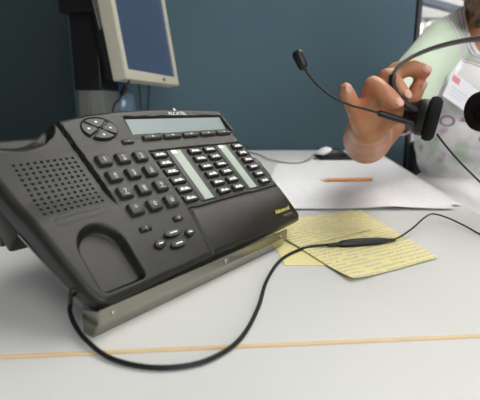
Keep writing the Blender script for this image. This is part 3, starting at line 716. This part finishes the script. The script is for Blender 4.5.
# right hand (viewer's left)
RH = {
 'little': ([at(357, 114, 47), at(352, 104, 45.6), at(348, 95, 44.9), at(345.5, 89.5, 44.6)], [.98, .88, .82, .76]),
 'ring':   ([at(368, 104, 47), at(373, 85, 45.2), at(385, 93, 44.0), at(395, 102.5, 43.8)], [1.08, 1.02, .92, .82]),
 'middle': ([at(378, 98, 47.5), at(387, 77, 46.4), at(396, 85, 45.6), at(404, 95, 45.2)], [1.08, 1.02, .90, .80]),
 'index':  ([at(387, 93, 48.5), at(396, 71, 47.6), at(411, 67.5, 46.8), at(424, 71.5, 46.2)], [1.08, 1.02, .93, .80]),
 'thumb':  ([at(386, 118, 49), at(401, 111, 48.2), at(412, 99, 47.2), at(418.5, 86, 46.8)], [1.45, 1.15, 1.0, .82]) }
LO = V(2.4, 1.2, 0)
LH = {
 'little': ([V(34.5, 53, 9.6), V(32, 52.6, 8.8), V(31.3, 51.2, 8.3), V(30.9, 50.6, 8.2)], [.9, .82, .76, .66]),
 'ring':   ([V(34, 53.6, 11.6), V(31, 54, 11.3), V(29.3, 52.4, 10.9), V(28.6, 51.4, 10.6)], [.98, .9, .82, .72]),
 'middle': ([V(34, 54, 13.3), V(30.7, 54.6, 13.5), V(28.6, 53.4, 13.2), V(28.0, 52.3, 13.0)], [1.0, .93, .85, .74]),
 'index':  ([V(34.3, 54, 15), V(31.2, 54.6, 16), V(29.2, 53.6, 15.9), V(28.1, 52.4, 15.5)], [1.0, .93, .84, .74]),
 'thumb':  ([V(36.5, 52, 14.4), V(34, 49.6, 15.6), V(31.6, 48.0, 15.4), V(29.8, 47.6, 14.9)], [1.3, 1.05, .95, .8]) }
def body():
    bm = bmesh.new()
    ell(bm, (56, 98, 24), (15.2, 9.6, 13)); ell(bm, (56.5, 97.5, 8), (13.6, 9.6, 14)); ell(bm, (58, 98, -8), (14.5, 11, 12)); ell(bm, (59, 99, -18), (17.5, 13, 10))
    ell(bm, (50.5, 90.5, 19), (6.0, 5.2, 6.2)); ell(bm, (62.5, 90.5, 19), (6.0, 5.2, 6.2))
    capsule(bm, V(48, 96.5, 28.6), V(68, 97, 28.6), 5.3, 5.3); capsule(bm, V(53, 97, 30.2), NK+V(0, 0, 2), 4.6, 5.2); capsule(bm, V(63.5, 97, 30.2), NK+V(0, 0, 2), 4.6, 5.2)
    capsule(bm, NK-V(0, 0, 6), HD+V(.8, 4, -3), 5.7, 5.3)
    for S, E_, W_ in ((SR, ER, WR), (SL, EL, WL)):
        capsule(bm, S, E_, 4.7, 3.7); m_ = E_.lerp(W_, .3); capsule(bm, E_, m_, 3.6, 3.8); capsule(bm, m_, W_, 3.8, 2.5)
    for H_, W_ in ((RH, WR), (LH, WL)):
        for k, (p, r) in H_.items():
            for i in range(3): capsule(bm, p[i], p[i+1], r[i], r[i+1], 16)
            if k != 'thumb': capsule(bm, W_.lerp(p[0], .1), p[0], 2.0, r[0]*1.12, 16)
            else: capsule(bm, W_.lerp(p[0], .2), p[0], 1.9, r[0], 16)
        ks = [H_[k][0][0] for k in ('little', 'ring', 'middle', 'index')]
        for i in range(3):
            capsule(bm, ks[i], ks[i+1], 1.05, 1.05, 14); capsule(bm, W_.lerp(ks[i], .55), W_.lerp(ks[i+1], .55), 1.5, 1.5, 14)
        capsule(bm, H_['thumb'][0][0].lerp(W_, .2), ks[3].lerp(W_, .35), 1.25, 1.2, 14)
    # legs: hips, knees, ankles, feet
    for sx in (-1, 1):
        hp = V(59+sx*9, 97, -20); kn = V(57+sx*9.5, 58, -19); an = V(57+sx*10, 60, -62)
        capsule(bm, hp, kn, 8.2, 5.8); capsule(bm, kn, an, 5.4, 3.8); capsule(bm, an+V(0, 2, -4), an+V(0, -15, -6), 3.6, 2.8)
    # head, built about HD, turned a little to the viewer's left and down
    hr = HRM
    def hp_(x, y, z): return HD + hr @ V(x, y, z)
    q = hr.to_quaternion()
    ell(bm, HD+hr @ V(0, 1.5, 2.5), (7.4, 9.0, 8.6), q); ell(bm, hp_(0, -2.6, -3.2), (5.6, 5.6, 7.2), q); ell(bm, hp_(0, -5.2, -9.0), (2.4, 2.3, 2.0), q)
    for s in (-1, 1):
        ell(bm, hp_(s*3.6, -5.2, -2.4), (2.7, 2.2, 2.4), q); capsule(bm, hp_(s*1.4, -8.0, 2.4), hp_(s*4.6, -7.0, 2.2), .75, .6, 12)
        ell(bm, hp_(s*7.4, .8, -.6), (.75, 1.8, 3.0), q); capsule(bm, hp_(s*5.6, 0, -6.0), hp_(s*1.6, -5.4, -8.8), 2.0, 1.9, 12)
        ell(bm, hp_(s*.95, -8.7, -2.4), (.75, .8, .6), q)
    capsule(bm, hp_(0, -7.9, 1.4), hp_(0, -9.4, -1.9), .65, 1.0, 12)
    capsule(bm, hp_(-1.7, -7.8, -5.2), hp_(1.7, -7.8, -5.2), .8, .8, 12); capsule(bm, hp_(-1.3, -7.6, -6.1), hp_(1.3, -7.6, -6.1), .8, .8, 12)
    return remesh(bm, .0026, 8)
LH = {k: ([q+LO for q in p], r) for k, (p, r) in LH.items()}
HRM = (Matrix.Rotation(math.radians(-62), 3, 'Z') @ Matrix.Rotation(math.radians(20), 3, 'X'))
bd = pobj('body', body(), M['skin'])
# nails
def nail(H_, k, camdir=V(0, -1, .15)):
    p, r = H_[k]; t = (p[3]-p[2]).normalized(); nd = (camdir - t*camdir.dot(t)).normalized(); s = t.cross(nd)
    c = p[3] + t*r[3]*.25 + nd*(r[3]*.80); R_ = Matrix((s, t, nd)).transposed(); bm = bmesh.new(); ell(bm, c, (.44, .56, .20), R_.to_quaternion(), 3)
    me = bpy.data.meshes.new('fingernail'); bm.to_mesh(me); bm.free(); o = pobj('fingernail', me, M['nail'], None)
for k in RH: nail(RH, k, V(.1, -1, .25) if k != 'thumb' else V(.6, -1, 0))
for k in LH: nail(LH, k, V(-.7, .8, .2) if k != 'thumb' else V(-.2, -.9, .4))
# face details
def small(name, fn_, m):
    bm = bmesh.new(); fn_(bm); me = bpy.data.meshes.new(name); bmesh.ops.recalc_face_normals(bm, faces=bm.faces); bm.to_mesh(me); bm.free(); return pobj(name, me, m)
hp_ = lambda x, y, z: HD + HRM @ V(x, y, z)
for s in (-1, 1):
    ey = small('eye', lambda bm: ell(bm, hp_(s*3.1, -6.9, .9), (1.35, 1.1, .75), HRM.to_quaternion()), M['eye'])
    i_ = small('iris', lambda bm: ell(bm, hp_(s*3.1, -7.85, .8), (.55, .25, .55), HRM.to_quaternion()), M['iris'])
    small('eyebrow', lambda bm: capsule(bm, hp_(s*1.7, -8.7, 2.7), hp_(s*4.9, -7.4, 2.6), .28, .2, 10), M['hair'])
small('lips', lambda bm: (capsule(bm, hp_(-1.9, -8.25, -5.4), hp_(1.9, -8.25, -5.4), .42, .42, 10), capsule(bm, hp_(-1.5, -8.15, -6.0), hp_(1.5, -8.15, -6.0), .48, .48, 10)), M['lips'])
# curly hair
def hair(bm):
    ell(bm, hp_(0, 3.0, 4.2), (8.9, 9.2, 8.6), HRM.to_quaternion()); rnd = random.Random(3)
    for k in range(150):
        a = rnd.uniform(0, 2*math.pi); z = rnd.uniform(-13, 12)
        rad = 8.6 if z > -2 else 8.0
        rr = math.sqrt(max(.1, 1-((z-1)/13.5)**2)) if z > 1 else 1
        x, y = rad*rr*math.cos(a), 2.2+9.0*rr*math.sin(a)
        if y < -2.6 and z < 6.5: continue
        c0 = hp_(x, y, z); capsule(bm, c0, c0+V(rnd.uniform(-1.3, 1.3), rnd.uniform(-1.3, 1.3), rnd.uniform(-2.4, .5)), rnd.uniform(.9, 1.6), rnd.uniform(.7, 1.2), 8)
    # ringlets hanging in front of the neck
    for px, py, Y in ((477, -8, 88), (480, 0, 87.5), (475, 3, 87.5), (484, 8, 88), (477, 12, 87.5), (490, -6, 88), (495, 6, 88), (476, -16, 88), (486, -2, 87), (474, 10, 87.6), (481, 14, 87.6), (488, 14, 88)):
        for k in range(4):
            c0 = at(px+rnd.uniform(-3, 3), py+rnd.uniform(-6, 6), Y+rnd.uniform(-.6, .6)); capsule(bm, c0, c0+V(rnd.uniform(-.9, .9), rnd.uniform(-.6, .6), -rnd.uniform(.6, 1.6)), .85, .55, 8)
bm = bmesh.new(); hair(bm); pobj('hair', remesh(bm, .003, 2), M['hair'])

# --- the top: shell around torso with short sleeves, scoop neckline
NC = V(59, 91.5, 31.5); NR = 12.0
def top_mat():
    m = mat('patterned cotton top', (.8, .8, .8), .85, bump=.25, bscale=700); nt = m.node_tree; b = nt.nodes['Principled BSDF']
    geo = N(nt, 'ShaderNodeTexCoord'); nc = WV(NC)-po; sc = WV(SR)-po
    def dist(c):
        v_ = N(nt, 'ShaderNodeVectorMath', operation='DISTANCE'); nt.links.new(geo.outputs['Object'], v_.inputs[0]); v_.inputs[1].default_value = c; return v_.outputs['Value']
    d = dist(nc); white, green, mauve, pale = (.86, .85, .86), (.50, .59, .47), (.42, .29, .42), (.80, .82, .80)
    # floral print
    n1 = N(nt, 'ShaderNodeTexNoise'); n1.inputs['Scale'].default_value = 22; nt.links.new(geo.outputs['Object'], n1.inputs['Vector'])
    n2 = N(nt, 'ShaderNodeTexNoise'); n2.inputs['Scale'].default_value = 30; n2.inputs['Detail'].default_value = 4
    mp = N(nt, 'ShaderNodeMapping'); mp.inputs['Location'].default_value = (3, 7, 1); nt.links.new(geo.outputs['Object'], mp.inputs[0]); nt.links.new(mp.outputs[0], n2.inputs['Vector'])
    sep = N(nt, 'ShaderNodeSeparateXYZ'); nt.links.new(geo.outputs['Object'], sep.inputs[0])
    lowm = N(nt, 'ShaderNodeMapRange'); lowm.inputs[1].default_value = .72+.20; lowm.inputs[2].default_value = .72+.14; nt.links.new(sep.outputs[2], lowm.inputs[0])
    hi = N(nt, 'ShaderNodeMapRange'); hi.inputs[1].default_value = .72-.04; hi.inputs[2].default_value = .72+.02; nt.links.new(sep.outputs[2], hi.inputs[0])
    zone = mth(nt, 'MULTIPLY', lowm.outputs[0], hi.outputs[0])
    def thr(o_, a, b_): r = N(nt, 'ShaderNodeMapRange'); r.inputs[1].default_value = a; r.inputs[2].default_value = b_; nt.links.new(o_, r.inputs[0]); return r.outputs[0]
    c = mix(nt, mth(nt, 'MULTIPLY', mth(nt, 'MULTIPLY', thr(n1.outputs['Fac'], .52, .62), zone), .6), white, (.50, .68, .45))
    c = mix(nt, mth(nt, 'MULTIPLY', mth(nt, 'MULTIPLY', thr(n2.outputs['Fac'], .60, .66), zone), .55), c, (.60, .36, .46))
    # pale green raglan yoke and sleeves: above a slanted seam
    ys = mth(nt, 'ADD', sep.outputs[2], mth(nt, 'MULTIPLY', mth(nt, 'ABSOLUTE', mth(nt, 'SUBTRACT', sep.outputs[0], 0.0)), .9))
    yoke = thr(ys, 1.075, 1.078)
    c = mix(nt, yoke, c, green)
    for a0, a1, cc in ((NR+.0, NR+.5, pale), (NR+.5, NR+.75, mauve), (NR+.75, NR+1.05, pale), (NR+1.05, NR+1.3, mauve), (NR+1.3, NR+2.6, green), (NR+2.6, NR+2.85, mauve), (NR+2.85, NR+3.15, pale), (NR+3.15, NR+3.4, mauve)):
        k = mth(nt, 'MULTIPLY', mth(nt, 'GREATER_THAN', d, a0*.01-.001 if a0 == NR else a0*.01), mth(nt, 'LESS_THAN', d, a1*.01)); c = mix(nt, k, c, cc)
    nt.links.new(c, b.inputs['Base Color']); return m
def cut(me, fn_):
    bm = bmesh.new(); bm.from_mesh(me); inside = [q for q in bm.verts if fn_(q.co)[0] < 0]
    s_ = set(inside); dl = [q for q in bm.verts if q in s_ and all(o_.other_vert(q) in s_ for o_ in q.link_edges)]
    bmesh.ops.delete(bm, geom=dl, context='VERTS')
    for q in bm.verts:
        if q.is_boundary:
            d, g_ = fn_(q.co)
            if abs(d) < .006: q.co = q.co - g_*d
    bm.to_mesh(me); bm.free()
def top():
    bm = bmesh.new(); g = .7
    ell(bm, (56, 98, 24), (15.2+g, 9.6+g, 13+g)); ell(bm, (56.3, 97.3, 8), (14.3+g, 10+g, 16)); ell(bm, (57.8, 97.8, -9), (17.2, 14.0, 13)); 
    ell(bm, (50.5, 90.5, 18.5), (6.3+g, 5.2+g, 6.6+g)); ell(bm, (62.5, 90.5, 18.5), (6.3+g, 5.2+g, 6.6+g))
    capsule(bm, V(48, 96.5, 28.6), V(68, 97, 28.6), 5.3+g, 5.3+g); capsule(bm, V(53, 97, 30.2), NK+V(0, 0, 2), 4.6+g, 5.2+g); capsule(bm, V(63.5, 97, 30.2), NK+V(0, 0, 2), 4.6+g, 5.2+g)
    for S, E_ in ((SR, ER), (SL, EL)): capsule(bm, S, S.lerp(E_, .80), 4.7+g, 4.2+g)
    # soft folds
    pass
    me = remesh(bm, .0032, 6)
    from mathutils import noise
    nrm = [q.normal.copy() for q in me.vertices]
    for q, nn in zip(me.vertices, nrm):
        p = q.co.copy(); d = noise.noise(Vector((p.x*7+p.z*5, p.y*5, p.z*14-p.x*6)))*.0048 + noise.noise(p*38)*.0012
        if p.z < DZ+.06: d += .0015*math.sin(p.z*150+math.sin(p.x*25)*2)
        q.co = p + nn*(d+.002)
    nc = WV(NC)
    def neck(p): d = p-nc; return d.length-NR*.01, d.normalized()
    cut(me, neck)
    for S, E_ in ((SR, ER), (SL, EL)):
        c = WV(S.lerp(E_, .74)); dr = (WV(E_)-WV(S)).normalized()
        def sl_(p, c=c, dr=dr):
            if (p-c).length > .13: return 1, dr
            return -(p-c).dot(dr), -dr
        cut(me, sl_)
    return me
tm = top_mat(); tp = pobj('patterned_top', top(), tm)
so = tp.modifiers.new('thickness', 'SOLIDIFY'); so.thickness = .002; so.offset = -1
# trousers and shoes
bm = bmesh.new(); ell(bm, (59, 99, -18), (18.3, 13.6, 10.5))
for sx in (-1, 1):
    hp2 = V(59+sx*9, 97, -20); kn = V(57+sx*9.5, 58, -19); an = V(57+sx*10, 60, -60); capsule(bm, hp2, kn, 8.9, 6.6); capsule(bm, kn, an, 6.2, 5.2)
pobj('trousers', remesh(bm, .004, 4), M['pant'])
for sx in (-1, 1):
    bm = bmesh.new(); an = V(57+sx*10, 60, -62); capsule(bm, an+V(0, 2, -5), an+V(0, -16, -6.4), 4.3, 3.4); pobj('shoe', remesh(bm, .003, 3), M['shoe'])
# printed letters and badge laid on the top
dg = bpy.context.evaluated_depsgraph_get(); dg.update()
from mathutils.bvhtree import BVHTree
bv = BVHTree.FromPolygons([q.co+po for q in tp.data.vertices], [tuple(p.vertices) for p in tp.data.polygons])
def on_top(px, py, off):
    p = WV(at(px, py, 60)); d = Vector((p.x*.0, 1, 0)); o_ = WV(at(px, py, 88)); o_.y = .5
    h = bv.ray_cast(o_, Vector((0, 1, 0))); return (h[0] + h[1]*off*(1 if h[1].y < 0 else -1)) if h[0] else WV(at(px, py, 88))
def on_mesh(g, mx, off):
    for q in g.verts:
        w_ = mx @ q.co; h = bv.ray_cast(Vector((w_.x, .5, w_.z)), Vector((0, 1, 0)))
        q.co = (h[0] + Vector((0, -off, 0)) if h[0] else w_) - po
lm = mat('mauve print', (.36, .22, .36), .8)
for s_, px, py, sz, rt in (('I', 443, 128, 3.4, .15), ('O', 454, 122, 3.3, .25), ('L', 468, 117, 3.4, .3)):
    g = text_bm(s_, sz, 0.0); bmesh.ops.subdivide_edges(g, edges=g.edges, cuts=1); bmesh.ops.triangulate(g, faces=g.faces); c = WV(at(px, py, 88))
    on_mesh(g, Matrix.Translation(c) @ Matrix.Rotation(rt, 4, 'Y') @ Matrix.Rotation(math.pi/2, 4, 'X'), .0022)
    o = obj('printed_letter', g, lm, tp, False)
# badge
def flat_grid(w, h, nx=12, ny=10):
    g = bmesh.new(); vs = [[g.verts.new(((i/nx-.5)*w*.01, (j/ny-.5)*h*.01, 0)) for i in range(nx+1)] for j in range(ny+1)]
    for j in range(ny):
        for i in range(nx): g.faces.new((vs[j][i], vs[j][i+1], vs[j+1][i+1], vs[j+1][i]))
    return g
c = WV(at(451, 95, 85))
def surf(dx, dz):
    h = bv.ray_cast(Vector((c.x+dx, .5, c.z+dz)), Vector((0, 1, 0))); return h[0].y if h[0] else .87
sx_ = (surf(.035, 0)-surf(-.03, 0))/.065; sz_ = (surf(0, .025)-surf(0, -.025))/.05
bn = Vector((sx_, -1, sz_)).normalized(); bx_ = Vector((math.cos(.42), 0, -math.sin(.42))); bx_ = (bx_-bn*bx_.dot(bn)).normalized()
RB = Matrix((bx_, bn.cross(bx_), bn)).transposed().to_4x4()
c.y = surf(0, 0); lift = max((Vector((c.x+dx, surf(dx, dz), c.z+dz))-c).dot(bn) for dx in (-.035, 0, .035) for dz in (-.025, 0, .025))
bd_ = empty('name_badge', c+bn*(lift+.0025), 'white name badge with red corner pinned on the chest of the top', 'badge')
b = bmesh.new(); box(b, -3.9, 3.9, -2.6, 2.6, 0, .1, .08)
def place_b(bmx, name, m): 
    for q in bmx.verts: q.co = RB @ q.co
    return obj(name, bmx, m, bd_, False)
place_b(b, 'badge_card', M['badge'])
b = bmesh.new(); box(b, -3.4, -1.3, 1.0, 2.2, .1, .13); place_b(b, 'badge_stamp', M['badgered'])
b = bmesh.new()
for k in range(3): box(b, -2.6, 2.4-k*.8, -.1-k*.7, .12-k*.7, .1, .12)
place_b(b, 'badge_lines', mat('grey lines', (.5, .5, .58), .5))

# ---------------------------------------------------------------- office chair
ch = empty('office_chair', W(66, 103, -72), 'black office chair under the seated person', 'chair')
def cpart(name, bm, m=M['black'], loc=(0, 0, 0), rot=(0, 0, 0)):
    o = obj(name, bm, m, ch, True, sharp=40); o.location = [c*.01 for c in loc]; o.rotation_euler = rot; return o
b = bmesh.new(); box(b, -20, 18, -20, 20, 37, 43.5, 2.5, seg=4); cpart('seat', b)
b = bmesh.new(); box(b, -13, 13, -2.5, 2.5, 52, 77, 2.2, seg=4); cpart('backrest', b, loc=(0, 20, 0), rot=(math.radians(-6), 0, 0))
b = bmesh.new(); box(b, -3, 3, -1.5, 1.5, 34, 60, .8); cpart('back_bracket', b, loc=(2, 24.5, 0))
b = bmesh.new(); lathe(b, [(0, 8), (2.8, 8), (2.8, 26), (1.6, 26), (1.6, 37), (0, 37)], Matrix.Identity(4), 20); cpart('gas_column', b)
for k in range(5):
    a = 2*math.pi*k/5+.3; b = bmesh.new(); tube(b, [Vector((0, 0, .10)), Vector((math.cos(a)*.15, math.sin(a)*.15, .09)), Vector((math.cos(a)*.29, math.sin(a)*.29, .07))], [.028, .022, .016], 10); cpart('chair_leg', b)
    b = bmesh.new(); lathe(b, [(0, -1.8), (2.4, -1.8), (2.7, -.8), (2.7, .8), (2.4, 1.8), (0, 1.8)], Matrix.Translation((math.cos(a)*.29, math.sin(a)*.29, .028)) @ Matrix.Rotation(a, 4, 'Z') @ Matrix.Rotation(math.pi/2, 4, 'X'), 18); cpart('caster', b)

# ---------------------------------------------------------------- view
sc = bpy.context.scene
sc.view_settings.view_transform = 'Standard'; sc.view_settings.look = 'None'; sc.view_settings.gamma = 1; sc.view_settings.use_curve_mapping = False
sc.view_settings.exposure = -1.03
